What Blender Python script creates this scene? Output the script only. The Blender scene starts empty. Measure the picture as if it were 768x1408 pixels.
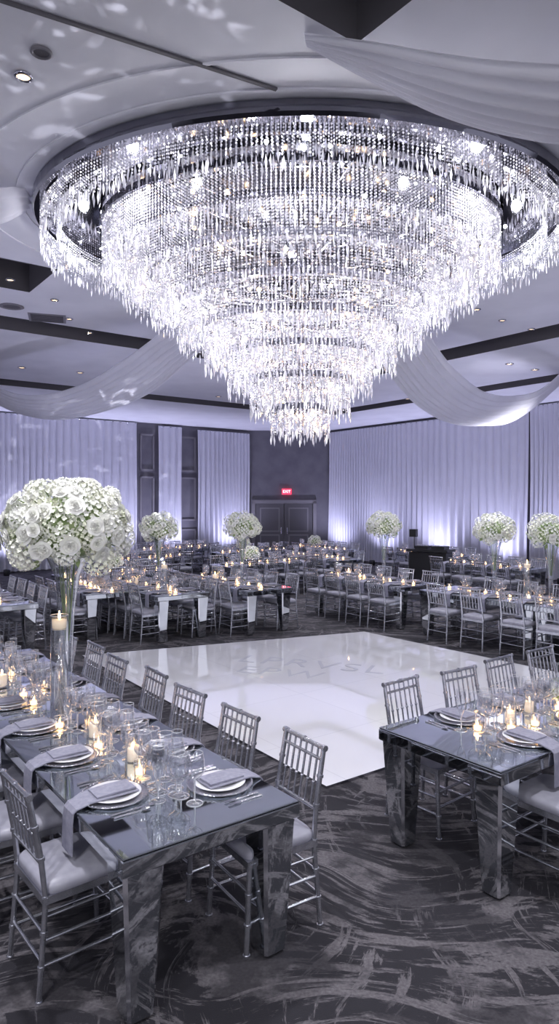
import bpy, math, random
import numpy as np
from mathutils import Vector, Matrix
random.seed(7); rng=np.random.default_rng(7)
S=bpy.context.scene
F=930.0; HZ=690.0; CH=2.2
def P(px,py,Y): return Vector(((px-384)/F*Y, Y, CH-(py-HZ)/F*Y))
def PZ(px,py,z):
    Y=F*(z-CH)/(HZ-py); return Vector(((px-384)/F*Y,Y,z))
def UV(u,v,z=0): return Vector((-.6*u+.8*v,.8*u+.6*v,z))
U=Vector((-.6,.8,0)); V=Vector((.8,.6,0))

# ---------------------------------------------------------------- materials
def mat(name,col,rough=.5,metal=0,trans=0,emis=None,es=0,ior=1.45,alpha=1,sub=0,sheen=0):
    m=bpy.data.materials.new(name); m.use_nodes=True
    b=m.node_tree.nodes['Principled BSDF']
    b.inputs['Base Color'].default_value=(*col,1); b.inputs['Roughness'].default_value=rough
    b.inputs['Metallic'].default_value=metal; b.inputs['Transmission Weight'].default_value=trans
    b.inputs['IOR'].default_value=ior; b.inputs['Alpha'].default_value=alpha
    if emis: b.inputs['Emission Color'].default_value=(*emis,1); b.inputs['Emission Strength'].default_value=es
    return m
def nodes(m): return m.node_tree.nodes,m.node_tree.links,m.node_tree.nodes['Principled BSDF']
def vary(m,c1,c2,scale=8,detail=3,bump=0,stretch=(1,1,1)):
    n,l,b=nodes(m); tc=n.new('ShaderNodeTexCoord'); mp=n.new('ShaderNodeMapping'); mp.inputs['Scale'].default_value=stretch
    t=n.new('ShaderNodeTexNoise'); t.inputs['Scale'].default_value=scale; t.inputs['Detail'].default_value=detail
    r=n.new('ShaderNodeValToRGB'); r.color_ramp.elements[0].color=(*c1,1); r.color_ramp.elements[1].color=(*c2,1)
    r.color_ramp.elements[0].position=.35; r.color_ramp.elements[1].position=.65
    l.new(tc.outputs['Object'],mp.inputs[0]); l.new(mp.outputs[0],t.inputs['Vector']); l.new(t.outputs['Fac'],r.inputs[0]); l.new(r.outputs[0],b.inputs['Base Color'])
    if bump:
        bp=n.new('ShaderNodeBump'); bp.inputs['Strength'].default_value=bump; l.new(t.outputs['Fac'],bp.inputs['Height']); l.new(bp.outputs[0],b.inputs['Normal'])
M={}
M['ceil']=mat('ceiling_paint',(.6,.6,.66),.7); vary(M['ceil'],(.66,.66,.71),(.73,.73,.78),1.2)
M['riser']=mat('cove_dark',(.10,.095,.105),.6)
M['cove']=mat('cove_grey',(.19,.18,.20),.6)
M['wall']=mat('wall_paint',(.13,.125,.15),.6); vary(M['wall'],(.12,.115,.14),(.15,.145,.17),2,3,.05)
M['trimm']=mat('wall_trim',(.2,.19,.21),.5)
M['door']=mat('door_paint',(.1,.095,.11),.45)
M['silver']=mat('silver_paint',(.40,.41,.47),.24,.92); vary(M['silver'],(.50,.51,.56),(.64,.65,.70),25,2)
M['cush']=mat('seat_vinyl',(.5,.5,.58),.4); vary(M['cush'],(.30,.30,.36),(.36,.36,.42),14,2,.05)
M['mirror']=mat('mirror_glass',(.62,.66,.7),.025,1.0); vary(M['mirror'],(.62,.65,.67),(.74,.77,.79),3,2)
M['bevel']=mat('mirror_bevel',(.9,.92,.95),.12,1.0)
M['topm']=mat('mirror_top',(.76,.81,.81),.025,1.0)
M['edge']=mat('mirror_edge',(.12,.13,.15),.2,.9)
M['chrome']=mat('chrome',(.5,.5,.55),.08,1.0)
M['darkmirror']=mat('dark_mirror',(.24,.24,.28),.06,1.0)
M['china']=mat('china',(.75,.75,.78),.12)
M['charger']=mat('charger_silver',(.68,.68,.74),.15,.95)
M['napkin']=mat('napkin_linen',(.33,.33,.43),.8); vary(M['napkin'],(.24,.24,.31),(.30,.30,.37),40,3,.1)
M['wax']=mat('candle_wax',(.85,.8,.72),.4,emis=(1,.72,.42),es=.4)
M['flame']=mat('flame',(1,.7,.3),.5,emis=(1,.55,.2),es=26)
M['votive']=mat('votive_glow',(.9,.7,.45),.15,emis=(1,.58,.26),es=4)
M['petal']=mat('petals_cream',(.82,.85,.70),.6); vary(M['petal'],(.87,.90,.72),(.96,.96,.88),14,2)
M['petalw']=mat('petals_white',(.88,.88,.83),.55); vary(M['petalw'],(.93,.94,.87),(.97,.97,.94),20,2)
M['leaf']=mat('leaf_green',(.12,.2,.06),.5); vary(M['leaf'],(.17,.26,.09),(.34,.42,.2),12,2)
M['black']=mat('black_plastic',(.015,.015,.018),.4)
M['exit']=mat('exit_red',(.8,.05,.08),.4,emis=(1,.03,.08),es=2.2)
M['exitw']=mat('exit_letters',(.9,.8,.8),.4,emis=(1,.8,.8),es=2.0)
M['bulbw']=mat('bulb_white',(1,1,1),.4,emis=(.94,.94,1),es=60)
M['bulba']=mat('bulb_amber',(1,.8,.5),.4,emis=(1,.6,.25),es=13)
M['can']=mat('downlight_lens',(1,.8,.6),.4,emis=(1,.72,.45),es=2.2)
M['decal']=mat('floor_lettering',(.50,.51,.56),.12)

def thinglass(name,tint,k0=.13,k1=.85,pw_=1.8):
    m=bpy.data.materials.new(name); m.use_nodes=True; n=m.node_tree.nodes; l=m.node_tree.links; n.clear()
    o=n.new('ShaderNodeOutputMaterial'); t=n.new('ShaderNodeBsdfTransparent'); g=n.new('ShaderNodeBsdfGlossy'); x=n.new('ShaderNodeMixShader')
    t.inputs[0].default_value=(*tint,1); g.inputs['Color'].default_value=(.98,.99,1,1); g.inputs['Roughness'].default_value=.06
    lw=n.new('ShaderNodeLayerWeight'); lw.inputs['Blend'].default_value=.5; pw=n.new('ShaderNodeMath'); pw.operation='POWER'; pw.inputs[1].default_value=pw_
    ma=n.new('ShaderNodeMath'); ma.operation='MULTIPLY_ADD'; ma.inputs[1].default_value=k1; ma.inputs[2].default_value=k0
    l.new(lw.outputs['Facing'],pw.inputs[0]); l.new(pw.outputs[0],ma.inputs[0]); l.new(ma.outputs[0],x.inputs[0]); l.new(t.outputs[0],x.inputs[1]); l.new(g.outputs[0],x.inputs[2]); l.new(x.outputs[0],o.inputs[0]); return m
M['glass']=thinglass('clear_glass',(.97,.975,.99))
M['vaseglass']=thinglass('vase_glass',(.93,.95,.97),.18,.82,1.4)
M['rim']=mat('glass_rim',(.95,.96,1),.1,.6)

m=mat('crystal_added_glow',(.86,.86,.92),.07,.6); n,l,b=nodes(m)
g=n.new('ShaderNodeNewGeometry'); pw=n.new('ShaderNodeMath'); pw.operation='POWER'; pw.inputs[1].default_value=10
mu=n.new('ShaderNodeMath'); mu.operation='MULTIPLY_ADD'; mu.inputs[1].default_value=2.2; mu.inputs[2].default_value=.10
l.new(g.outputs['Random Per Island'],pw.inputs[0]); l.new(pw.outputs[0],mu.inputs[0]); l.new(mu.outputs[0],b.inputs['Emission Strength'])  # faint glow and random per-bead glints put into the crystals as emission
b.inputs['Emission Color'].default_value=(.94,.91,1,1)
m.cycles.emission_sampling='NONE'; M['crystal_added_glow']=m

def fabric(name,col,tr,al):
    m=bpy.data.materials.new(name); m.use_nodes=True; n=m.node_tree.nodes; l=m.node_tree.links; n.clear()
    o=n.new('ShaderNodeOutputMaterial'); d=n.new('ShaderNodeBsdfDiffuse'); t=n.new('ShaderNodeBsdfTranslucent'); tp=n.new('ShaderNodeBsdfTransparent')
    a=n.new('ShaderNodeMixShader'); c=n.new('ShaderNodeMixShader'); a.inputs[0].default_value=tr; c.inputs[0].default_value=al
    tc=n.new('ShaderNodeTexCoord'); nz=n.new('ShaderNodeTexNoise'); nz.inputs['Scale'].default_value=3
    r=n.new('ShaderNodeValToRGB'); r.color_ramp.elements[0].color=(*[x*.9 for x in col],1); r.color_ramp.elements[1].color=(*col,1)
    l.new(tc.outputs['Object'],nz.inputs['Vector']); l.new(nz.outputs['Fac'],r.inputs[0]); l.new(r.outputs[0],d.inputs[0]); l.new(r.outputs[0],t.inputs[0])
    l.new(d.outputs[0],a.inputs[1]); l.new(t.outputs[0],a.inputs[2]); l.new(a.outputs[0],c.inputs[1]); l.new(tp.outputs[0],c.inputs[2]); l.new(c.outputs[0],o.inputs[0])
    return m
M['drape']=fabric('drape_voile',(.70,.70,.79),.12,0)
M['swag']=fabric('swag_voile',(.90,.90,.96),.35,.08)

m=mat('carpet_pattern',(.05,.05,.07),.95); n,l,b=nodes(m)
tc=n.new('ShaderNodeTexCoord')
def streak(scale,stretch,rot,dist,lo,hi):
    mp=n.new('ShaderNodeMapping'); mp.inputs['Scale'].default_value=stretch; mp.inputs['Rotation'].default_value=(0,0,rot)
    w=n.new('ShaderNodeTexNoise'); w.inputs['Scale'].default_value=.6; w.inputs['Detail'].default_value=1
    add=n.new('ShaderNodeVectorMath'); add.operation='MULTIPLY_ADD'; add.inputs[1].default_value=(dist,dist,0)
    l.new(tc.outputs['Object'],w.inputs['Vector']); l.new(w.outputs['Color'],add.inputs[0]); l.new(tc.outputs['Object'],add.inputs[2])
    l.new(add.outputs[0],mp.inputs[0])
    t=n.new('ShaderNodeTexNoise'); t.inputs['Scale'].default_value=scale; t.inputs['Detail'].default_value=7; t.inputs['Roughness'].default_value=.7
    l.new(mp.outputs[0],t.inputs['Vector'])
    r=n.new('ShaderNodeValToRGB'); r.color_ramp.elements[0].position=lo; r.color_ramp.elements[1].position=hi
    l.new(t.outputs['Fac'],r.inputs[0]); return r.outputs[0]
s1=streak(1.7,(1,4,1),.9,1.5,.50,.54); s2=streak(1.9,(7,.9,1),.25,1.7,.56,.59); s3=streak(1.6,(.7,9,1),-.5,1.6,.57,.60)
mx=n.new('ShaderNodeMath'); mx.operation='MAXIMUM'; l.new(s1,mx.inputs[0]); l.new(s2,mx.inputs[1])
pn=n.new('ShaderNodeTexNoise'); pn.inputs['Scale'].default_value=1.7; pn.inputs['Detail'].default_value=4; pn.inputs['Roughness'].default_value=.65; l.new(tc.outputs['Object'],pn.inputs['Vector'])
pr_=n.new('ShaderNodeMapRange'); pr_.inputs['From Min'].default_value=.44; pr_.inputs['From Max'].default_value=.52; pr_.inputs['To Min'].default_value=.25; l.new(pn.outputs['Fac'],pr_.inputs['Value'])
pm0=n.new('ShaderNodeMath'); pm0.operation='MULTIPLY'; l.new(mx.outputs[0],pm0.inputs[0]); l.new(pr_.outputs[0],pm0.inputs[1])
pm=n.new('ShaderNodeMath'); pm.operation='MAXIMUM'; l.new(pm0.outputs[0],pm.inputs[0]); l.new(s3,pm.inputs[1])
fz=n.new('ShaderNodeTexNoise'); fz.inputs['Scale'].default_value=60; l.new(tc.outputs['Object'],fz.inputs['Vector'])
fm=n.new('ShaderNodeMath'); fm.operation='MULTIPLY'; l.new(pm.outputs[0],fm.inputs[0])
fr=n.new('ShaderNodeMapRange'); fr.inputs['From Min'].default_value=.3; fr.inputs['From Max'].default_value=.7; fr.inputs['To Min'].default_value=.5; l.new(fz.outputs['Fac'],fr.inputs['Value']); l.new(fr.outputs[0],fm.inputs[1])
cm=n.new('ShaderNodeMix'); cm.data_type='RGBA'; cm.inputs['A'].default_value=(.019,.018,.024,1); cm.inputs['B'].default_value=(.145,.135,.148,1)
l.new(fm.outputs[0],cm.inputs['Factor']); l.new(cm.outputs['Result'],b.inputs['Base Color'])
bp=n.new('ShaderNodeBump'); bp.inputs['Strength'].default_value=.3; bp.inputs['Distance'].default_value=.01
f2=n.new('ShaderNodeTexNoise'); f2.inputs['Scale'].default_value=250; l.new(tc.outputs['Object'],f2.inputs['Vector']); l.new(f2.outputs['Fac'],bp.inputs['Height']); l.new(bp.outputs[0],b.inputs['Normal'])
M['carpet']=m
m=mat('gloss_white_floor',(.8,.8,.84),.05); n,l,b=nodes(m)
b.inputs['Coat Weight'].default_value=1; b.inputs['Coat Roughness'].default_value=.015; b.inputs['Coat IOR'].default_value=2.0
tc=n.new('ShaderNodeTexCoord'); mp=n.new('ShaderNodeMapping'); mp.inputs['Rotation'].default_value=(0,0,-math.atan2(.6,.8))
br=n.new('ShaderNodeTexBrick'); br.offset=0; br.inputs['Scale'].default_value=1; br.inputs['Brick Width'].default_value=1.2; br.inputs['Row Height'].default_value=1.2
br.inputs['Mortar Size'].default_value=.003; br.inputs['Color1'].default_value=(.89,.89,.92,1); br.inputs['Color2'].default_value=(.86,.86,.90,1); br.inputs['Mortar'].default_value=(.7,.7,.75,1)
l.new(tc.outputs['Object'],mp.inputs[0]); l.new(mp.outputs[0],br.inputs['Vector']); l.new(br.outputs['Color'],b.inputs['Base Color'])
M['dance']=m

# ---------------------------------------------------------------- mesh builder
class MB:
    def __init__(s): s.v=[];s.f=[];s.m=[];s.s=[];s.mats=[]
    def mi(s,k):
        if k not in s.mats: s.mats.append(k)
        return s.mats.index(k)
    def add(s,vs,fs,k,smooth=False):
        o=len(s.v); s.v+= [tuple(p) for p in vs]; i=s.mi(k)
        for f in fs: s.f.append([o+a for a in f]); s.m.append(i); s.s.append(smooth)
    def box(s,c,d,k,M4=None):
        x,y,z=[a/2 for a in d]; vs=[Vector((sx*x,sy*y,sz*z)) for sz in(-1,1) for sy in(-1,1) for sx in(-1,1)]
        vs=[(M4@p if M4 else p)+Vector(c) for p in vs]
        s.add(vs,[(0,2,3,1),(4,5,7,6),(0,1,5,4),(2,6,7,3),(0,4,6,2),(1,3,7,5)],k)
    def cyl(s,a,b,r0,r1,k,n=8,caps=True,smooth=True):
        a=Vector(a);b=Vector(b);d=(b-a).normalized(); x=d.orthogonal().normalized(); y=d.cross(x)
        vs=[]
        for p,r in((a,r0),(b,r1)):
            for i in range(n):
                t=2*math.pi*i/n; vs.append(p+x*math.cos(t)*r+y*math.sin(t)*r)
        fs=[(i,(i+1)%n,n+(i+1)%n,n+i) for i in range(n)]
        s.add(vs,fs,k,smooth)
        if caps: s.add(vs,[tuple(range(n))[::-1],tuple(range(n,2*n))],k)
    def lathe(s,prof,k,c=(0,0,0),n=20,smooth=True,closed=False,sx=1,sy=1):
        vs=[];c=Vector(c)
        for r,z in prof:
            for i in range(n):
                t=2*math.pi*i/n; vs.append(c+Vector((r*sx*math.cos(t),r*sy*math.sin(t),z)))
        m=len(prof); fs=[]
        for j in range(m if closed else m-1):
            for i in range(n):
                a=j*n+i;bb=j*n+(i+1)%n; c2=((j+1)%m)*n+(i+1)%n; d=((j+1)%m)*n+i; fs.append((a,bb,c2,d))
        s.add(vs,fs,k,smooth)
    def ring(s,r,z,t,k,n=24,sy=1):
        s.lathe([(r-t,z),(r,z-t),(r+t,z),(r,z+t)],k,n=n,closed=True,sy=sy)
    def sphere(s,c,r,k,n=10,m=6,sz=1):
        s.lathe([(max(1e-4,r*math.sin(math.pi*j/m)),-r*sz*math.cos(math.pi*j/m)) for j in range(m+1)],k,c,n)
    def mesh(s,name):
        me=bpy.data.meshes.new(name); me.from_pydata(s.v,[],s.f)
        for k in s.mats: me.materials.append(M[k])
        me.polygons.foreach_set('material_index',s.m); me.polygons.foreach_set('use_smooth',s.s); me.update(); return me
    def obj(s,name,loc=(0,0,0),rz=0,parent=None): return inst(s.mesh(name),name,loc,rz,parent)
def inst(me,name,loc=(0,0,0),rz=0,parent=None,sc=1):
    o=bpy.data.objects.new(name,me); o.location=loc; o.rotation_euler=(0,0,rz)
    if sc!=1: o.scale=(sc,)*3
    S.collection.objects.link(o)
    if parent: o.parent=parent
    return o
def empty(name,loc=(0,0,0)):
    o=bpy.data.objects.new(name,None); o.location=loc; S.collection.objects.link(o); return o

# ---------------------------------------------------------------- room shell
b=MB(); b.add([UV(-7,-9),UV(-7,18.2),UV(23,18.2),UV(23,-9)],[(0,1,2,3)],'carpet'); fl=b.obj('floor')
c4=[Vector((.36,5.18,0)),Vector((4.1,7.95,0)),Vector((1.42,11.35,0)),Vector((-2.8,9.6,0))]
b=MB(); vs=[p+Vector((0,0,.001)) for p in c4]+[p+Vector((0,0,.022)) for p in c4]
b.add(vs,[(4,5,6,7)],'dance'); b.add(vs,[(0,1,5,4),(1,2,6,5),(2,3,7,6),(3,0,4,7)],'chrome'); df=b.obj('dance_floor')
for i,(tx,sz,dx,dy) in enumerate([("LPRVSL",.58,-.12,.12),("EPW",.52,-.35,-.42)]):
    cu=bpy.data.curves.new('floor_lettering','FONT'); cu.body=tx; cu.size=sz; cu.align_x='CENTER'; cu.space_character=1.15; cu.extrude=.0008; cu.offset=-.003
    cu.materials.append(M['decal']); o=bpy.data.objects.new('lettering_%d'%(i+1),cu); S.collection.objects.link(o)
    a=math.radians(-20); o.rotation_euler=(0,0,a); o.location=(.42+dx*math.cos(a)-dy*math.sin(a),8.75+dx*math.sin(a)+dy*math.cos(a),.0235); o.parent=df
us=[-7,.6,3.24,8.7,9.9,11.4,11.8,16.55,16.95,22.1]; vs_=[-9,.4,2.95,3.06,10.6,11,14.15,14.5,17.7]
us=sorted(set(us)); vs_=sorted(set(vs_))
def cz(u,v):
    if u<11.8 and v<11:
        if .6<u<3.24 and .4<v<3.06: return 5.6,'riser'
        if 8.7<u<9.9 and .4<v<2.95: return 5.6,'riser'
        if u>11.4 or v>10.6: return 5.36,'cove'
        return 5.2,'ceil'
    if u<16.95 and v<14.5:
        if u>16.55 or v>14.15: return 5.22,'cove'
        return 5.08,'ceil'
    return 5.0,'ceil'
b=MB(); nu,nv=len(us)-1,len(vs_)-1
Z=[[cz((us[i]+us[i+1])/2,(vs_[j]+vs_[j+1])/2) for j in range(nv)] for i in range(nu)]
for i in range(nu):
    for j in range(nv):
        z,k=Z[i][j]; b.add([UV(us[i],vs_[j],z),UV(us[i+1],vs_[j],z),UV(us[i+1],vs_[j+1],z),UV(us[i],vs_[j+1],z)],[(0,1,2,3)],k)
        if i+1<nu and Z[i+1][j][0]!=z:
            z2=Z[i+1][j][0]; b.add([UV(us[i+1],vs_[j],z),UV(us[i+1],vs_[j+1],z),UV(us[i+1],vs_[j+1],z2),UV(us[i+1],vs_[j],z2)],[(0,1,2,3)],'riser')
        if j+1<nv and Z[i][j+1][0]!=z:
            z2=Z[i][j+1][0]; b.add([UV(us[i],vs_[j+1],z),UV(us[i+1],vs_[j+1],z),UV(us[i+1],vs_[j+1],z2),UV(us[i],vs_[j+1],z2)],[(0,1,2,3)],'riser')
b.obj('ceiling')
def wall(name,a,c,h=5.05,th=.2,k='wall'):
    a=Vector(a);c=Vector(c); d=(c-a); L=d.length; d.normalize(); nn=Vector((-d.y,d.x,0))
    b=MB(); pts=[a,c,c+nn*th,a+nn*th]; vs=pts+[p+Vector((0,0,h)) for p in pts]
    b.add(vs,[(0,3,2,1),(4,5,6,7),(0,1,5,4),(1,2,6,5),(2,3,7,6),(3,0,4,7)],k); return b.obj(name)
wl=wall('wall_left',UV(22,-9),UV(22,14.95)); wc=wall('wall_corner',UV(22,14.95),UV(20.07,17.6)); wr=wall('wall_right',UV(20.07,17.6),UV(-7,17.6))
b=MB()
for (v0,v1) in((10.35,10.9),(11.95,12.6)):
    for z0,z1 in((.3,1.2),(1.5,3.1),(3.3,4.6)):
        for q in ((v0,z0,v1,z0+.06),(v0,z1-.06,v1,z1),(v0,z0,v0+.06,z1),(v1-.06,z0,v1,z1)):
            A=UV(21.95,q[0],q[1]);B=UV(21.95,q[2],q[1]);C=UV(21.95,q[2],q[3]);D=UV(21.95,q[0],q[3])
            A2,B2,C2,D2=[p+U*.05 for p in(A,B,C,D)]
            b.add([A,B,C,D,A2,B2,C2,D2],[(0,1,2,3),(0,4,5,1),(3,2,6,7),(0,3,7,4),(1,5,6,2)],'trimm')
b.obj('trim_1')
for nm,a,c,nn in (('baseboard_left',UV(22,-9),UV(22,14.95),-U),('baseboard_right',UV(20.07,17.6),UV(-7,17.6),-V)):
    b=MB(); vs=[a,c,c+nn*.02,a+nn*.02]; vs=vs+[p+Vector((0,0,.15)) for p in vs]
    b.add(vs,[(4,5,6,7),(2,3,7,6)],'trimm'); b.obj(nm)
wa=UV(22,14.95); wb=UV(20.07,17.6); wd=(wb-wa).normalized(); wn=Vector((wd.y,-wd.x,0))
if wn.y>0: wn=-wn
rot=math.atan2(wd.y,wd.x)
dc=wa+wd*1.42+wn*.03
b=MB()
for s in(-1,1):
    b.box((s*.56,-.03,1.06),(1.1,.05,2.12),'door')
    for z0,h in((.55,.75),(1.5,.95)): 
        b.box((s*.56,-.062,z0),(.78,.014,h),'trimm'); b.box((s*.56,-.07,z0),(.68,.014,h-.1),'door')
    b.cyl((s*.12,-.12,.95),(s*.12,-.12,1.2),.014,.014,'chrome'); b.box((s*.12,-.09,1.0),(.03,.07,.03),'chrome')
b.box((-1.2,-.04,1.12),(.13,.09,2.24),'trimm');b.box((1.2,-.04,1.12),(.13,.09,2.24),'trimm');b.box((0,-.04,2.2),(2.53,.09,.14),'trimm')
b.obj('door_1',dc,rot)
b=MB(); b.box((0,-.04,0),(.36,.06,.22),'exit'); ex=b.obj('exit_sign',dc+wd*.1+Vector((0,0,2.6)),rot)
cu=bpy.data.curves.new('exit_text','FONT'); cu.body='EXIT'; cu.size=.15; cu.align_x='CENTER'; cu.align_y='CENTER'; cu.extrude=.003; cu.materials.append(M['exitw'])
o=bpy.data.objects.new('letters',cu); S.collection.objects.link(o); o.parent=ex; o.location=(0,-.075,0); o.rotation_euler=(math.pi/2,0,0)

def drape(name,a,c,nn,z0=.03,z1=4.95,seed=1):
    r=random.Random(seed); a=Vector(a);c=Vector(c);L=(c-a).length;d=(c-a).normalized()
    n=int(L/.022); ph=0; cols=[]; amp=.06
    for i in range(n+1):
        ph+= .022*2*math.pi/ (.20+.08*math.sin(i*.013+seed)+.03*r.random())
        cols.append((i*L/n, math.sin(ph), math.sin(i*.05+seed*2)))
    vs=[];rows=14
    for j in range(rows+1):
        t=j/rows; z=z1+(z0-z1)*t
        for (x,w,w2) in cols:
            off=.06+ (amp*(.5+.75*t))*w+.04*w2*t
            vs.append(a+d*(x+.02*math.sin(x*3+t*4))+nn*(off+.08)+Vector((0,0,z)))
    m=len(cols); fs=[(j*m+i,j*m+i+1,(j+1)*m+i+1,(j+1)*m+i) for j in range(rows) for i in range(m-1)]
    b=MB(); b.add(vs,fs,'drape',True)
    A=a+nn*.1; C=c+nn*.1; b.cyl(A+Vector((0,0,z1)),C+Vector((0,0,z1)),.025,.025,'silver'); return b.obj(name)
drape('wall_drape',UV(22,-2),UV(22,10.2),-U,seed=1); drape('wall_drape',UV(22,11.0),UV(22,11.94),-U,seed=2,z1=4.9); drape('wall_drape',UV(22,12.6),UV(22,14.9),-U,seed=3,z1=4.85)
drape('wall_drape',UV(20.0,17.6),UV(11.3,17.6),-V,seed=4,z1=4.9); drape('wall_drape',UV(11.25,17.6),UV(2,17.6),-V,seed=5)

def catm(pts,n):
    out=[]; q=[pts[0]*2-pts[1]]+pts+[pts[-1]*2-pts[-2]]
    for i in range(1,len(q)-2):
        for k in range(n):
            t=k/n; a,b_,c,d=q[i-1],q[i],q[i+1],q[i+2]
            out.append(.5*((2*b_)+(c-a)*t+(2*a-5*b_+4*c-d)*t*t+(3*b_-a-3*c+d)*t**3))
    out.append(pts[-1]); return out
def swag(name,up,lo,pleats=9,amp=.035):
    A=catm([P(*p) for p in up],10); B=catm([P(*p) for p in lo],10); n=len(A); w=60
    vs=[]
    for i in range(n):
        a,b_=A[i],B[i]; 
        for j in range(w+1):
            t=j/w; p=a.lerp(b_,t); sag=-.10*math.sin(math.pi*t)*(a-b_).length
            p=p+Vector((0,0,sag+amp*math.sin(t*pleats*2*math.pi+.3*math.sin(i*.2)+ .6*math.sin(7*t)))); vs.append(p)
    fs=[(i*(w+1)+j,i*(w+1)+j+1,(i+1)*(w+1)+j+1,(i+1)*(w+1)+j) for i in range(n-1) for j in range(w)]
    b=MB(); b.add(vs,fs,'swag',True); return b.obj(name)
swag('ceiling_swag',[(310,400,9.3),(240,445,10.2),(170,495,11.2),(110,530,12.2),(50,545,13.2),(0,534,14.4),(-60,490,16)],
     [(330,440,10.2),(265,490,11),(205,540,12),(130,568,13),(65,575,14),(0,556,15.2),(-60,510,16.6)])
swag('ceiling_swag',[(575,420,9.3),(596,470,10.2),(628,510,11.2),(668,540,12.2),(710,545,13.2),(752,530,14.2),(810,470,15.4)],
     [(500,450,10.2),(528,505,11),(565,550,12),(610,578,13),(660,584,14),(715,572,15),(800,500,16.2)])
swag('ceiling_swag',[(418,48,4.30),(500,58,4.15),(600,72,4.0),(700,84,3.9),(800,88,3.8),(900,60,3.7)],
     [(424,62,4.5),(500,105,4.55),(600,155,4.6),(700,185,4.65),(800,198,4.7),(900,180,4.75)],pleats=7,amp=.02)
swag('ceiling_swag',[(45,262,6.6),(20,258,6.3),(-10,256,6.1),(-90,235,5.8),(-200,180,5.6)],
     [(48,280,7.3),(30,292,7.1),(-10,308,6.9),(-90,305,6.7),(-200,240,6.4)],pleats=5,amp=.02)

def downlight(px,py,z,r=.09,lit=True):
    p=PZ(px,py,z); b=MB(); b.lathe([(r*1.25,0),(r*1.3,-.012),(r,-.02),(r*.92,-.005)],'chrome' if lit else 'trimm',n=20)
    b.lathe([(.001,-.006),(r*.92,-.006)],'can' if lit else 'riser',n=20); b.obj('recessed_downlight' if lit else 'ceiling_speaker',p)
downlight(32,104,5.2,.05); downlight(57,71,5.2,.055,False)
for q in ((14,384),(75,412),(95,438),(55,455),(123,457),(690,440),(655,425),(730,452)): downlight(q[0],q[1],5.2 ,.05)
downlight(16,421,5.2,.14,False)
for q in ((30,505),(110,512),(700,500),(735,508),(300,545),(560,548)): downlight(q[0],q[1],5.08,.07)
a=PZ(-40,-13,5.19); c=PZ(380,123,5.19); b=MB(); mid=(a+c)/2; b.box((0,0,0),((c-a).length,.03,.015),'riser')
b.obj('ceiling_slot_diffuser',mid,math.atan2((c-a).y,(c-a).x))
p=PZ(65,438,5.19); b=MB(); 
for i in range(7): b.box((0,-.18+.06*i,0),(.5,.03,.02),'riser')
b.box((0,0,.008),(.58,.5,.012),'trimm'); b.obj('ceiling_vent',p,.3)

# ---------------------------------------------------------------- chandelier
CC=Vector((.22,7.2,0)); AS=.8
ch=empty('crystal_chandelier',CC)
b=MB()
R0=2.72
b.lathe([(.001,5.1),(R0-.12,5.1),(R0-.1,5.07),(R0,5.07),(R0+.02,5.1),(R0+.02,5.19),(R0-.1,5.2)],'darkmirror',n=96,sy=AS,smooth=False)
b.obj('mirror_canopy',parent=ch)
for i,(rr,w_) in enumerate(((2.87,.02),(3.3,.012))):
    b=MB(); b.lathe([(rr-w_,5.2),(rr-w_,5.185),(rr+w_,5.185),(rr+w_,5.2)],'ceil',n=120,sy=AS,smooth=False); b.obj('trim_%d'%(i+2),CC)
tiers=[(2.66,5.07,4.64),(2.5,5.07,4.74),(2.06,5.04,4.42),(1.84,4.84,4.20),(1.55,4.60,4.00),(1.27,4.33,3.75),(1.01,4.06,3.52),(.76,3.78,3.28),(.53,3.50,3.04),(.31,3.20,2.80)]
b=MB()
for R,zt,zb in tiers[2:]:
    b.lathe([(R+.008,zt-.045),(R+.032,zt-.045),(R+.032,zt+.02),(R+.008,zt+.02)],'darkmirror',n=72,sy=AS,closed=True,smooth=False)
    b.lathe([(R-.2,zt-.01),(R-.19,zt-.01),(R-.19,zt+.01),(R-.2,zt+.01)],'chrome',n=48,sy=AS,closed=True,smooth=False)
    for i in range(8):
        t=math.pi*2*i/8+.2; b.cyl((0,0,zt),(R*math.cos(t),R*AS*math.sin(t),zt),.008,.008,'chrome',6)
    for i in range(10):
        t=math.pi*2*i/10; b.cyl((R*math.cos(t),R*AS*math.sin(t),zt),((R+.1)*math.cos(t),(R+.1)*AS*math.sin(t),min(5.08,zt+.5)),.005,.005,'chrome',5)
b.cyl((0,0,3.0),(0,0,5.1),.04,.04,'chrome',12)
b.obj('frame',parent=ch)
octv=np.array([(0,0,1),(1,0,0),(0,1,0),(-1,0,0),(0,-1,0),(0,0,-1)],float)
octf=np.array([(0,1,2),(0,2,3),(0,3,4),(0,4,1),(5,2,1),(5,3,2),(5,4,3),(5,1,4)])
C=[];SC=[]
for ti,(R,zt,zb) in enumerate(tiers):
    rows=[(R,1.0),(R-.09,.9)] if ti>1 else [(R,1.0)]
    if ti>=6: rows.append((R-.17,1.0))
    for ri,(r,lf) in enumerate(rows):
        r=max(r,.05); n=int(2*math.pi*r*.9/.036)
        for i in range(n):
            t=2*math.pi*(i+.5*(ri%2))/n; x=r*math.cos(t); y=r*AS*math.sin(t)
            L=(zt-zb)*lf
            if ti<2: Ls=L*(.55+.45*abs(math.sin(i*1.7))*rng.uniform(.7,1.1))
            else: Ls=L*(1.0 if i%4==0 else (.90 if i%4==2 else .74))*rng.uniform(.96,1.0)
            drop=.12 if ti<7 else .11
            z=zt-.03; zend=zt-Ls+drop
            while z>zend:
                C.append((x,y,z)); SC.append((.0095,.0095,.0115)); z-=.027
            C.append((x+rng.normal()*.004,y+rng.normal()*.004,z-drop*.42)); SC.append((.0105,.0105,drop*.5))
C=np.array(C);SC=np.array(SC);N=len(C)
th=rng.uniform(0,6.28,N); jit=rng.uniform(.88,1.12,(N,1)); SC=SC*jit
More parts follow.
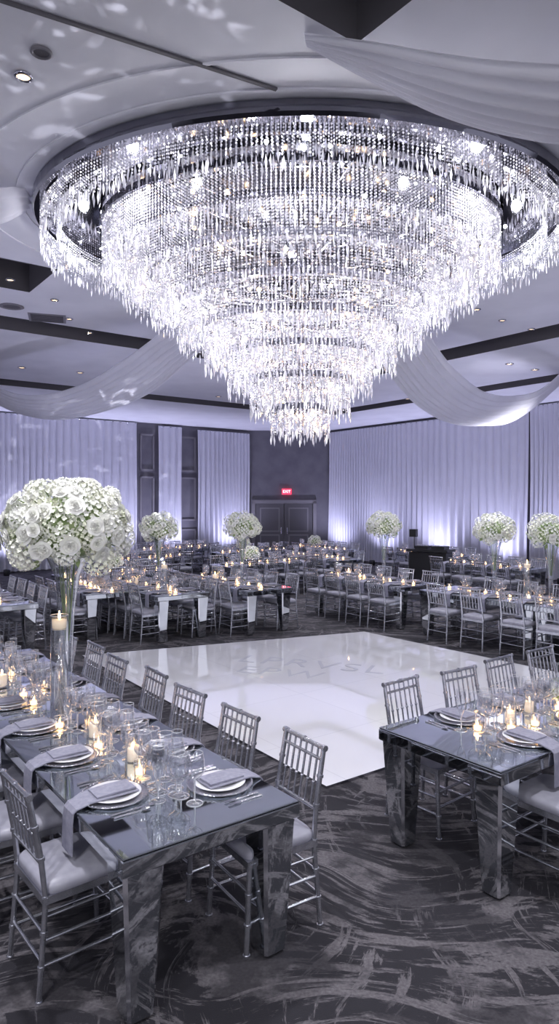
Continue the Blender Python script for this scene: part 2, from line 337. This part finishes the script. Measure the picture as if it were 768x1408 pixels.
vv=octv[None]*SC[:,None,:]
ca,sa=np.cos(th)[:,None],np.sin(th)[:,None]
x=vv[...,0]*ca-vv[...,1]*sa; y=vv[...,0]*sa+vv[...,1]*ca
co=np.stack([x,y,vv[...,2]],-1)+C[:,None,:]
fi=(octf[None]+6*np.arange(N)[:,None,None]).reshape(-1)
me=bpy.data.meshes.new('crystal_strands'); me.vertices.add(N*6); me.vertices.foreach_set('co',co.reshape(-1).astype(np.float32))
me.loops.add(len(fi)); me.loops.foreach_set('vertex_index',fi.astype(np.int32)); me.polygons.add(len(fi)//3)
me.polygons.foreach_set('loop_start',np.arange(0,len(fi),3,dtype=np.int32)); me.update(calc_edges=True); me.validate()
me.materials.append(M['crystal_added_glow']); 
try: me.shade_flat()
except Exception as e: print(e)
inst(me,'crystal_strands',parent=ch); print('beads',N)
b=MB()
for ti,(R,zt,zb) in enumerate(tiers):
    n=max(4,int(R*8))
    for i in range(n):
        t=2*math.pi*(i+random.random()*.6)/n; rr=R+.05 if ti>1 else R-.02
        b.sphere((rr*math.cos(t),rr*AS*math.sin(t),zt-random.uniform(.08,.6)*(zt-zb)),.010 if random.random()<.65 else .017,'bulbw',6,4)
    if ti>=2:
        for i in range(n+3):
            t=2*math.pi*random.random(); rr=R*random.uniform(.5,.93); b.sphere((rr*math.cos(t),rr*AS*math.sin(t),zt-random.uniform(.05,.6)*(zt-zb)),.022,'bulba',6,4)
b.obj('bulbs',parent=ch)

# ---------------------------------------------------------------- furniture meshes
def chair_mesh():
    b=MB(); k='silver'
    def bamboo(pts,r,n=8,rings=True):
        for a,c in zip(pts[:-1],pts[1:]):
            a=Vector(a);c=Vector(c); b.cyl(a,c,r,r,k,n,False)
            if rings:
                L=(c-a).length; m=max(1,int(L/.13)); d=(c-a)/L
                for i in range(m+1):
                    p=a+(c-a)*min(1,(i+.0)/m); b.cyl(p-d*.007,p+d*.007,r*1.35,r*1.35,k,n)
    for s in(-1,1):
        bamboo([(s*.195,-.035,0),(s*.185,0,.44),(s*.18,-.02,.62),(s*.175,-.075,.91)],.0135)
        bamboo([(s*.195,.41,0),(s*.185,.385,.43)],.0145)
        b.cyl((s*.19,-.02,.15),(s*.19,.40,.15),.009,.009,k,6); b.cyl((s*.19,-.015,.26),(s*.187,.395,.26),.009,.009,k,6)
        b.cyl((s*.187,-.005,.36),(s*.186,.39,.36),.007,.007,k,6)
    b.cyl((-.19,.40,.2),(.19,.40,.2),.009,.009,k,6);b.cyl((-.19,.395,.3),(.19,.395,.3),.009,.009,k,6)
    b.cyl((-.19,-.02,.17),(.19,-.02,.17),.009,.009,k,6);b.cyl((-.19,-.01,.29),(.19,-.01,.29),.009,.009,k,6)
    def bk(z): return -.02-.055*(z-.62)/.29 if z>.62 else -.02*(z-.44)/.18
    bamboo([(-.185,bk(.905),.905),(.185,bk(.905),.905)],.0125)
    bamboo([(-.18,bk(.845),.845),(.18,bk(.845),.845)],.009,6,False)
    bamboo([(-.18,bk(.60),.60),(.18,bk(.60),.60)],.010,6,False)
    for i in range(6):
        x=-.13+.052*i; z0,z1=.60,.845
        b.cyl((x,bk(z0),z0),(x,bk(z1),z1),.0065,.0065,k,6,False); b.sphere((x,bk(.72),.72),.011,k,6,4)
        if i%1==0: b.cyl((x,bk(.845),.845),(x,bk(.9),.9),.006,.006,k,6,False)
    b.box((0,0.195,.435),(.40,.42,.035),k)
    prof=[];n=28;rows=[(.205,.452),(.212,.462),(.212,.485),(.2,.5),(.16,.508),(.08,.511),(.001,.512)]
    vs=[]
    for r,z in rows:
        for i in range(n):
            t=2*math.pi*i/n; cx,sy=math.cos(t),math.sin(t); e=.3
            vs.append((r*math.copysign(abs(cx)**e,cx)*.97,.2+r*math.copysign(abs(sy)**e,sy),z))
    fs=[(j*n+i,j*n+(i+1)%n,(j+1)*n+(i+1)%n,(j+1)*n+i) for j in range(len(rows)-1) for i in range(n)]
    b.add(vs,fs,'cush',True); return b.mesh('chiavari_chair')
CHAIR=chair_mesh()
TH=.74; TW=.92
def table_mesh(L):
    b=MB(); W=TW
    def cbox(x0,x1,y0,y1,z0,z1,k,c=.008):
        vs=[]
        for z,i in((z0,c),(z0+c,0),(z1-c,0),(z1,c)):
            vs+=[(x0+i,y0+i,z),(x1-i,y0+i,z),(x1-i,y1-i,z),(x0+i,y1-i,z)]
        fs=[(3,2,1,0),(12,13,14,15)]+[(r*4+i,r*4+(i+1)%4,(r+1)*4+(i+1)%4,(r+1)*4+i) for r in range(3) for i in range(4)]
        b.add(vs,fs,k)
    cbox(0,L,-W/2,W/2,TH-.085,TH-.008,'mirror'); 
    b.box((L/2,0,TH-.006),(L-.004,W-.004,.004),'edge')
    cbox(.002,L-.002,-W/2+.002,W/2-.002,TH-.010,TH,'topm',.004)
    for x in(0,L):
        for y in(-1,1):
            sx=1 if x==0 else -1
            ax=x+sx*.01; ay=y*(W/2-.01); t,bo=.19,.125
            def sq(z,s,c,o):
                x0,x1=ax+sx*o,ax+sx*(s+o); y0,y1=ay-y*o,ay-y*(s+o)
                X0,X1=min(x0,x1),max(x0,x1);Y0,Y1=min(y0,y1),max(y0,y1)
                return [(X0+c,Y0,z),(X1-c,Y0,z),(X1,Y0+c,z),(X1,Y1-c,z),(X1-c,Y1,z),(X0+c,Y1,z),(X0,Y1-c,z),(X0,Y0+c,z)]
            vs=sq(0.015,bo,.014,.035)+sq(TH-.086,t,.016,.0)
            b.add(vs,[(i,(i+1)%8,8+(i+1)%8,8+i) for i in range(0,8,2)]+[tuple(range(8))[::-1]],'mirror')
            b.add(vs,[(i,(i+1)%8,8+(i+1)%8,8+i) for i in range(1,8,2)],'bevel')
            vs=sq(0,bo-.03,.01,.05)+sq(.015,bo-.03,.01,.05); b.add(vs,[(i,(i+1)%8,8+(i+1)%8,8+i) for i in range(8)]+[tuple(range(8))[::-1]],'black')
    return b.mesh('mirrored_dining_table')
TM={}
def table(c0,a,L):
    if L not in TM: TM[L]=table_mesh(L)
    return inst(TM[L],'mirrored_dining_table',(c0.x,c0.y,0),math.atan2(a.y,a.x))

def setting_mesh():
    b=MB()
    b.lathe([(.001,.004),(.09,.004),(.10,.006),(.155,.013),(.168,.015),(.168,.011),(.1,.001),(.001,.001)],'charger',n=36)
    for i in range(48):
        t=2*math.pi*i/48; b.sphere((.166*math.cos(t),.166*math.sin(t),.016),.0055,'charger',6,4)
    b.lathe([(.001,.014),(.08,.014),(.09,.018),(.132,.026),(.134,.024),(.09,.012),(.001,.010)],'china',n=36)
    def strip(pr,ws,th,k):
        vs=[]
        for i,((y,z),w) in enumerate(zip(pr,ws)):
            if i==0: d=Vector((pr[1][0]-y,pr[1][1]-z))
            elif i==len(pr)-1: d=Vector((y-pr[i-1][0],z-pr[i-1][1]))
            else: d=Vector((pr[i+1][0]-pr[i-1][0],pr[i+1][1]-pr[i-1][1]))
            d.normalize(); nn=Vector((d.y,-d.x)); 
            for x,q in((-w,0),(-w*.33,th*.25),(w*.33,-th*.0),(w,0)):
                vs.append((x,y+nn.x*q,z+nn.y*q))
            for x in(w,w*.33,-w*.33,-w): vs.append((x,y-nn.x*th,z-nn.y*th))
        m=8; fs=[(j*m+i,j*m+(i+1)%m,(j+1)*m+(i+1)%m,(j+1)*m+i) for j in range(len(pr)-1) for i in range(m)]
        fs+= [tuple(range(m)),tuple((len(pr)-1)*m+i for i in range(m))[::-1]]; b.add(vs,fs,k)
    strip([(.10,.032),(.04,.034),(-.10,.034),(-.15,.03),(-.185,.018),(-.212,.012),(-.23,-.006),(-.236,-.06),(-.238,-.2)],[.075,.078,.075,.07,.064,.062,.06,.062,.066],.006,'napkin')
    strip([(.09,.044),(-.02,.045),(-.11,.042)],[.06,.062,.06],.008,'napkin')
    def ut(x,kind):
        b.cyl((x,-.10,.004),(x,.03,.005),.005,.0028,'charger',6)
        if kind=='f':
            b.box((x,.045,.006),(.02,.03,.002),'charger')
            for i in range(4): b.box((x-.0075+.005*i,.075,.007),(.0022,.04,.002),'charger')
        elif kind=='k': b.box((x,.07,.005),(.015,.1,.002),'charger')
        else: b.lathe([(.001,.004),(.016,.006),(.017,.008)],'charger',(x,.06,0),12,sy=1.5)
    ut(-.20,'f');ut(-.235,'f');ut(.20,'k');ut(.232,'s')
    return b.mesh('place_setting')
SET=setting_mesh()
def glass_mesh(name,h,rb,foot,stem,flute=False):
    b=MB()
    o=[(.001,0),(foot,0.001),(foot,.003),(foot*.4,.007),(.0045,.014),(.004,stem-.01),(.008,stem),(rb*.6,stem+.012),(rb*.95,stem+.035),(rb,stem+.055),(rb*.93,h*.88),(rb*.82,h)]
    if flute: o=[(.001,0),(foot,0.001),(foot,.003),(foot*.4,.007),(.0045,.014),(.004,stem-.01),(.008,stem),(rb*.7,stem+.03),(rb,stem+.08),(rb*.95,h)]
    b.lathe(o,'glass',n=20)
    b.ring(o[-1][0],h,.0014,'rim',20); b.ring(foot,.002,.0014,'rim',20)
    b.cyl((0,0,.012),(0,0,stem-.004),.003,.003,'rim',6)
    return b.mesh(name)
WG=glass_mesh('wine_glass',.245,.049,.04,.115); GB=glass_mesh('water_goblet',.21,.053,.042,.08); FLT=glass_mesh('champagne_flute',.26,.032,.036,.1,True)
def votive_mesh():
    b=MB(); b.lathe([(.001,0),(.03,0),(.036,.075)],'glass',n=12,smooth=False); b.ring(.036,.075,.0015,'rim',12)
    b.lathe([(.001,.03),(.025,.03),(.024,.008),(.001,.008)],'votive',n=12); b.lathe([(.001,.033),(.006,.042),(.004,.052),(.001,.062)],'flame',n=8); return b.mesh('votive_candle')
VOT=votive_mesh()
def hurricane_mesh(h,r,ch_,cr):
    b=MB(); b.lathe([(.001,0),(r,0),(r,h)],'glass',n=24); b.ring(r,h,.002,'rim')
    b.lathe([(.001,.009),(cr,.009),(cr,ch_),(cr*.8,ch_+.002),(.001,ch_-.004)],'wax',n=20); b.lathe([(.001,ch_),(.007,ch_+.012),(.005,ch_+.026),(.001,ch_+.04)],'flame',n=8); return b.mesh('hurricane_candle')
HUR=hurricane_mesh(.2,.05,.09,.036)
def pillar_vase_mesh(h):
    b=MB(); r=.058
    b.lathe([(.001,0),(r,0),(r,h)],'vaseglass',n=24); b.ring(r,h,.0025,'rim'); b.ring(r,.004,.003,'rim')
    b.lathe([(.001,h-.085),(.045,h-.085),(.048,h-.03),(.001,h-.03)],'wax',n=20); b.lathe([(.001,h-.03),(.009,h-.015),(.006,h+.01),(.001,h+.03)],'flame',n=8)
    b.lathe([(.001,h-.092),(r-.002,h-.092)],'glass',n=24)
    for i in range(22):
        t=i*.9; b.sphere((.02*math.cos(t),.02*math.sin(t),.03+i*(h-.16)/22),.016,'glass',8,5)
    return b.mesh('floating_candle_vase')
def bouquet(b,c,RX,RZ,heads,hr,fl,ps,roses,seed):
    r=random.Random(seed); c=Vector(c)
    b.lathe([(max(.001,.78*RX*math.sin(math.pi*j/8)),-.78*RZ*math.cos(math.pi*j/8)) for j in range(9)],'leaf',c,16)
    def petal(o,d,side,sz,cup,k):
        nn=d.cross(side).normalized()
        b.add([o,o+d*sz*.55+side*sz*.42+nn*cup*sz*.3,o+d*sz+nn*cup*sz*.55,o+d*sz*.55-side*sz*.42+nn*cup*sz*.3],[(0,1,2,3)],k,True)
    for h in range(heads):
        zz=1-1.75*(h+.5)/heads; t=h*2.399963+r.uniform(-.2,.2); q=math.sqrt(max(0,1-zz*zz))
        out=Vector((q*math.cos(t),q*math.sin(t),zz)); k=r.uniform(.75,1.08)
        hc=c+Vector((out.x*RX*k,out.y*RX*k,out.z*RZ*k)); R=hr*r.uniform(.75,1.2)
        for i in range(fl):
            z2=1-2*(i+.5)/fl; t2=i*2.399963; q2=math.sqrt(1-z2*z2); d=Vector((q2*math.cos(t2),q2*math.sin(t2),z2))
            if d.dot(out)<-.25: continue
            x=d.orthogonal().normalized(); x.rotate(Matrix.Rotation(r.uniform(0,1.57),3,d)); y=d.cross(x); o=hc+d*R*r.uniform(.9,1.05)
            kk='petal' if h%2 else 'petalw'
            for e in(x,y,-x,-y): petal(o,(e+d*.25).normalized(),e.cross(d).normalized(),ps,-.6,kk)
    for h in range(roses):
        zz=1-1.6*(h+.5)/roses; t=h*2.399963*1.7+r.uniform(-.3,.3); q=math.sqrt(max(0,1-zz*zz)); out=Vector((q*math.cos(t),q*math.sin(t),zz))
        hc=c+Vector((out.x*RX,out.y*RX,out.z*RZ))*r.uniform(1.08,1.25); R=hr*r.uniform(.40,.58); x=out.orthogonal().normalized(); y=out.cross(x)
        b.cyl(c+(hc-c)*.7,hc,.004,.004,'leaf',5)
        for lay in range(5):
            nP=6-lay if lay<4 else 3; op=[1.15,.85,.6,.38,.18][lay]; sz=R*[1.15,1.05,.95,.8,.65][lay]
            for i in range(nP):
                a=2*math.pi*i/nP+lay*.5; e=x*math.cos(a)+y*math.sin(a); sd=out.cross(e)
                vs=[]
                for u_ in range(4):
                    f=u_/3; wd_=[.15,.55,.62,.25][u_]*sz
                    ctr=hc+e*(sz*op*math.sin(f*1.4))+out*(sz*(1.05-op*.75)*f)
                    for s_ in(-1,0,1): vs.append(ctr+sd*s_*wd_+e*(-.12*sz*abs(s_)*(1-op*.3)))
                b.add(vs,[(u_*3+s_,u_*3+s_+1,u_*3+s_+4,u_*3+s_+3) for u_ in range(3) for s_ in range(2)],'petalw',True)
    for h in range(heads//2):
        zz=r.uniform(-.9,.3); t=r.uniform(0,6.28); q=math.sqrt(1-zz*zz); out=Vector((q*math.cos(t),q*math.sin(t),zz)); o=c+Vector((out.x*RX,out.y*RX,out.z*RZ))*.9
        sd=out.orthogonal().normalized(); L=hr*1.1
        b.add([o,o+out*L*.5+sd*L*.25,o+out*L,o+out*L*.5-sd*L*.25],[(0,1,2,3)],'leaf')
def arrangement(name,vh,RX,RZ,heads,hr,fl,ps,roses,seed,vr=.12):
    b=MB(); n=24
    o=[(.001,0),(.075,0),(.078,.008),(.05,.02),(.028,.05),(.026,.10),(.034,vh*.35),(.052,vh*.65),(.085,vh*.88),(vr,vh)]
    b.lathe(o,'vaseglass',n=n); b.ring(vr,vh,.003,'rim'); b.ring(.076,.004,.003,'rim')
    for i in range(7): 
        t=i*.9; b.cyl((.012*math.cos(t),.012*math.sin(t),vh*.45),(.06*math.cos(t),.06*math.sin(t),vh+.05),.003,.004,'leaf',5)
    bouquet(b,(0,0,vh+RZ*.75),RX,RZ,heads,hr,fl,ps,roses,seed); return b.mesh(name)
BIG=arrangement('floral_centerpiece',1.07,.37,.28,48,.095,90,.022,84,3,.14)
FAR=arrangement('floral_centerpiece',.86,.27,.20,26,.085,44,.026,22,5,.12)
b=MB(); b.lathe([(.001,0),(.05,0),(.06,.1),(.056,.1)],'glass',n=16); bouquet(b,(0,0,.15),.11,.09,12,.05,30,.018,5,9); LOW=b.mesh('low_floral_arrangement')

def dress(c0,a,L,left,right,segs=None,full=True,chair_rand=.02,setoff=(0,0),seed=0,vot=True,off=(.19,.19)):
    r=random.Random(seed); a=a.normalized(); yl=Vector((-a.y,a.x,0)); c0=Vector((c0[0],c0[1],0))
    segs=segs or [L]; t=0
    for s in segs: table(c0+a*t,a,s-.004); t+=s
    for s,ts in((1,left),(-1,right)):
        f=-yl*s; rz=math.atan2(f.y,f.x)-math.pi/2; ax=Vector((math.cos(rz),math.sin(rz),0))
        for k,t in enumerate(ts):
            p=c0+a*t+yl*s*(TW/2+off[0 if s==1 else 1]+r.uniform(-.02,.04)); inst(CHAIR,'chiavari_chair',p,rz+r.uniform(-.06,.06))
            q=c0+a*(t+setoff[0 if s==1 else 1])+yl*s*(TW/2-.215)+Vector((0,0,TH))
            inst(SET,'place_setting',q,rz)
            def g(me,x,y): inst(me,me.name.split('.')[0],q+ax*x+f*y,0)
            g(WG,.10,.20); g(GB,.0,.225)
            if full: g(FLT,.18,.15); g(WG,-.11,.21)
    if vot:
        n=int(L/.24)
        for i in range(n):
            t=.15+i*.24+r.uniform(-.05,.05); inst(VOT,'votive_candle',c0+a*t+yl*r.uniform(-.1,.1)+Vector((0,0,TH)))
    return c0,a,yl
def on(c0,a,t,y): 
    yl=Vector((-a.y,a.x,0)); return Vector((c0[0],c0[1],0))+a*t+yl*y+Vector((0,0,TH))

L0=(-.27,3.03)
dress(L0,U,4.3,[.62,1.25,1.88,2.5,3.1,3.7],[.30,.90,1.5,2.1,2.7,3.3,3.85],segs=[2.15,2.15],setoff=(-.03,.09),seed=1,vot=False,off=(.19,.17))
inst(BIG,'floral_centerpiece',on(L0,U,2.12,-.06))
inst(pillar_vase_mesh(.70),'floating_candle_vase',on(L0,U,1.93,.06))
for t,y in((1.45,0.0),(3.0,.15),(.95,-.02),(3.5,-.05)): inst(HUR,'hurricane_candle',on(L0,U,t,y),sc=1.05 if t>1 else .85)
for t,y in((1.25,.06),(1.7,-.06),(1.75,.12),(2.35,.1),(2.6,.1),(2.75,-.1),(3.3,0),(.75,.03),(1.1,-.1)): inst(VOT,'votive_candle',on(L0,U,t,y))
for t,y in((.52,.05),(.62,-.05),(2.55,-.05),(3.6,.05),(1.62,.05),(1.33,-.06),(1.15,.02),(2.85,.05)): inst(WG,'wine_glass',on(L0,U,t,y))
for t,y in((.42,-.01),(.82,-.07),(2.45,-.02),(1.58,-.05)): inst(GB,'water_goblet',on(L0,U,t,y))
R0_=(.92,4.02)
dress(R0_,V,2.5,[.50,1.08,1.66,2.24],[.55,1.2,1.85],setoff=(.05,0),seed=2,vot=False,off=(.16,.19))
for t,y in((.72,-.02),(1.05,.05),(1.5,0)): inst(HUR,'hurricane_candle',on(R0_,V,t,y),sc=.85)
for t,y in((.45,.03),(.62,-.1),(.9,.1),(1.25,-.05),(.82,-.14)): inst(VOT,'votive_candle',on(R0_,V,t,y))
for t,y in((.55,.04),(.95,-.03),(1.15,.0)): inst(WG,'wine_glass',on(R0_,V,t,y))
inst(LOW,'low_floral_arrangement',on(R0_,V,1.35,.0),sc=.6)
T1=(-1.5,10.7); dress(T1,U,2.4,[.35,.95,1.55,2.1],[.35,.95,1.55,2.1],full=False,seed=3); inst(FAR,'floral_centerpiece',on(T1,U,.9,0)); 
T2=(-.15,11.3); dress(T2,U,2.4,[.35,.95,1.55,2.1],[.35,.95,1.55,2.1],full=False,seed=4); inst(FAR,'floral_centerpiece',on(T2,U,.85,0),1.1)
T4=UV(3.4,9.05); dress(T4,U,4.2,[.4,1.05,1.7,2.3,2.95,3.6],[.4,1.05,1.7,2.3,2.95,3.6],segs=[2.1,2.1],full=False,seed=5)
inst(FAR,'floral_centerpiece',UV(6.46,9.05,TH),.4); inst(FAR,'floral_centerpiece',UV(5.5,9.05,TH),2.2)
T3=UV(8.0,9.05); dress(T3,U,2.4,[.35,.95,1.55,2.1],[.35,.95,1.55,2.1],full=False,seed=6); inst(FAR,'floral_centerpiece',UV(8.85,9.05,TH),3)
T0=(-3.85,9.5); dress(T0,U,2.4,[.4,1.0,1.6,2.2],[.5,1.1,1.7,2.2],full=False,seed=7)
k=8
for (u,v,ax,n,fl) in ((13.2,4.5,V,2.4,1),(13.2,8.2,V,2.4,2),(16.2,6.5,V,2.4,0),(16.5,10.2,V,2.4,2),(12.6,11.6,U,2.4,0),(15.2,13.9,U,2.4,1),(8.4,13.2,U,2.4,0),(4.6,12.9,U,2.4,0),(10.3,4.4,U,2.0,0),(19,9,V,2.4,0),(11.5,14.8,U,2.4,0)):
    c=UV(u,v); dress(c,ax,n,[.35,.95,1.55,2.1] if n>2.2 else [.3,.9,1.5],[.35,.95,1.55,2.1] if n>2.2 else [.3,.9,1.5],full=False,seed=k); k+=1
    if fl==1: inst(LOW,'low_floral_arrangement',on(c,ax,1.2,.2),sc=1.5)
    if fl==2: inst(LOW,'low_floral_arrangement',on(c,ax,1.0,.2),sc=1.5)
for c,ax,t in ((T1,U,1.6),(T2,U,1.6),(T3,U,1.7),(T4,U,.4)):
    inst(HUR,'hurricane_candle',on(c,ax,t,.1),sc=1.3)
inst(pillar_vase_mesh(.55),'floating_candle_vase',UV(5.95,9.15,TH)); inst(pillar_vase_mesh(.45),'floating_candle_vase',on(T1,U,.6,.05))
b=arrangement('floral_centerpiece',.7,.2,.15,16,.07,36,.03,5,12,.1); inst(b,'floral_centerpiece',on(UV(16.5,10.2),V,.9,0))
b=MB(); b.box((0,0,.45),(1.0,.5,.9),'black'); b.box((0,0,.95),(1.1,.6,.06),'black'); b.box((-.2,0,1.02),(.35,.35,.08),'black'); b.box((.25,0,1.02),(.35,.35,.08),'black')
for x in(-.28,-.12,.17,.33): b.cyl((x,0,1.06),(x,0,1.075),.06,.06,'silver',12)
b.cyl((-.5,.1,.98),(-.5,.1,1.35),.012,.012,'black'); b.box((-.5,.05,1.38),(.18,.14,.2),'black')
p=P(592,780,17.5); b.obj('dj_console',(p.x,p.y,0),-.6)

# ---------------------------------------------------------------- lights
def light(name,kind,loc,e,col,size=.1,aim=None,angle=1.5,blend=1):
    d=bpy.data.lights.new(name,kind); d.energy=e; d.color=col; d.shadow_soft_size=size
    if kind=='SPOT': d.spot_size=angle; d.spot_blend=blend
    o=bpy.data.objects.new(name,d); o.location=loc; S.collection.objects.link(o)
    if aim is not None: o.rotation_euler=(Vector(aim)-Vector(loc)).to_track_quat('-Z','Y').to_euler()
    return o
for i,(x,y,z,e) in enumerate(((0,0,3.25,6),(0,0,3.6,14),(.5,.2,4.0,22),(-.5,-.2,4.0,22),(0,-.6,4.6,34),(1.1,0,4.6,32),(-1.1,0,4.6,32),(0,.8,4.6,26),(2.3,0,4.85,22),(-2.3,0,4.85,22),(0,-1.85,4.9,22),(1.5,-1.3,4.9,22),(-1.5,-1.3,4.9,22))):
    o=light('chandelier_lamp_%d'%i,'POINT',(x,y,z),e,(.96,.95,1),.05); o.parent=ch
cool=(.69,.69,1)
def uplight(p,nn,e=290):
    b=MB(); b.lathe([(.001,0),(.09,0),(.1,.02),(.1,.16),(.09,.18),(.08,.14),(.001,.14)],'black',n=16); b.obj('uplight_fixture',p)
    light('uplight_lamp','SPOT',p+Vector((0,0,.2)),e,cool,.06,p-nn*.55+Vector((0,0,3)),math.radians(125))
for v in(3.5,5.6,7.7,9.6,11.5,13.8): uplight(UV(21.0,v),-U)
for u in(19.2,16.8,14.4,12,9.8): uplight(UV(u,16.6),-V)
for (u,v,e) in ((1.5,-1.5,420),(4.2,1.0,520),(1.0,4.2,520),(5.5,5.2,480),(8.5,5,560),(6,8.7,560),(12.4,3,330),(12.6,7.5,420),(14,11.5,360),(9,12.3,360),(5,12.3,320),(18,8,260),(18.5,13,260),(10.7,9.6,380)):
    z=5.15 if (u<11.8 and v<11) else 5.03
    p=UV(u,v,z); light('ceiling_spot_lamp','SPOT',p,e,(.95,.94,1),.12,p-Vector((0,0,1)),math.radians(125))
for (x,e) in ((-2.2,460),(2.4,460)):
    light('added_front_fill','SPOT',(x,-2.2,4.7),e,(1,.98,.98),.3,(x*.6,5.5,.9),math.radians(80))  # unseen fill spots added behind the camera to brighten tables and flowers
for (x,y,e,c) in ((-5,8.2,260,cool),(6,9.5,260,cool),(-2.5,14.5,220,cool),(3.5,15.5,220,cool)):
    light('ceiling_wash_lamp','SPOT',(x,y,.9),e,c,.1,(x,y+.5,5),math.radians(150))
def gobo(loc,aim,e,ang,scale,col=(.88,.88,1)):
    o=light('gobo_projector_lamp','SPOT',loc,e,col,.02,aim,ang,.5); d=o.data; d.use_nodes=True; n=d.node_tree.nodes; l=d.node_tree.links
    em=n['Emission']; tc=n.new('ShaderNodeTexCoord'); v=n.new('ShaderNodeTexNoise'); v.inputs['Scale'].default_value=scale; v.inputs['Detail'].default_value=2; v.inputs['Distortion'].default_value=1.2
    r=n.new('ShaderNodeValToRGB'); r.color_ramp.elements[0].position=.60; r.color_ramp.elements[1].position=.66; r.color_ramp.elements[0].color=(0,0,0,1)
    l.new(tc.outputs['Normal'],v.inputs['Vector']); l.new(v.outputs['Fac'],r.inputs[0]); l.new(r.outputs[0],em.inputs['Strength'])
gobo((-1.2,2.2,1.8),(-2.0,4.7,5.2),430,math.radians(60),19)
gobo((0,5,2.6),UV(21.8,8,3.2),4200,math.radians(26),30)
w=bpy.data.worlds.new('world'); S.world=w; w.use_nodes=True; w.node_tree.nodes['Background'].inputs[0].default_value=(.61,.61,.74,1); w.node_tree.nodes['Background'].inputs[1].default_value=1.0
cd=bpy.data.cameras.new('camera'); cam=bpy.data.objects.new('camera',cd); S.collection.objects.link(cam); cam.location=(0,0,CH); cam.rotation_euler=(math.pi/2,0,0)
cd.sensor_fit='VERTICAL'; cd.sensor_height=36; cd.lens=F/1408*36; cd.shift_y=-14/1408; S.camera=cam
S.view_settings.view_transform='Standard'
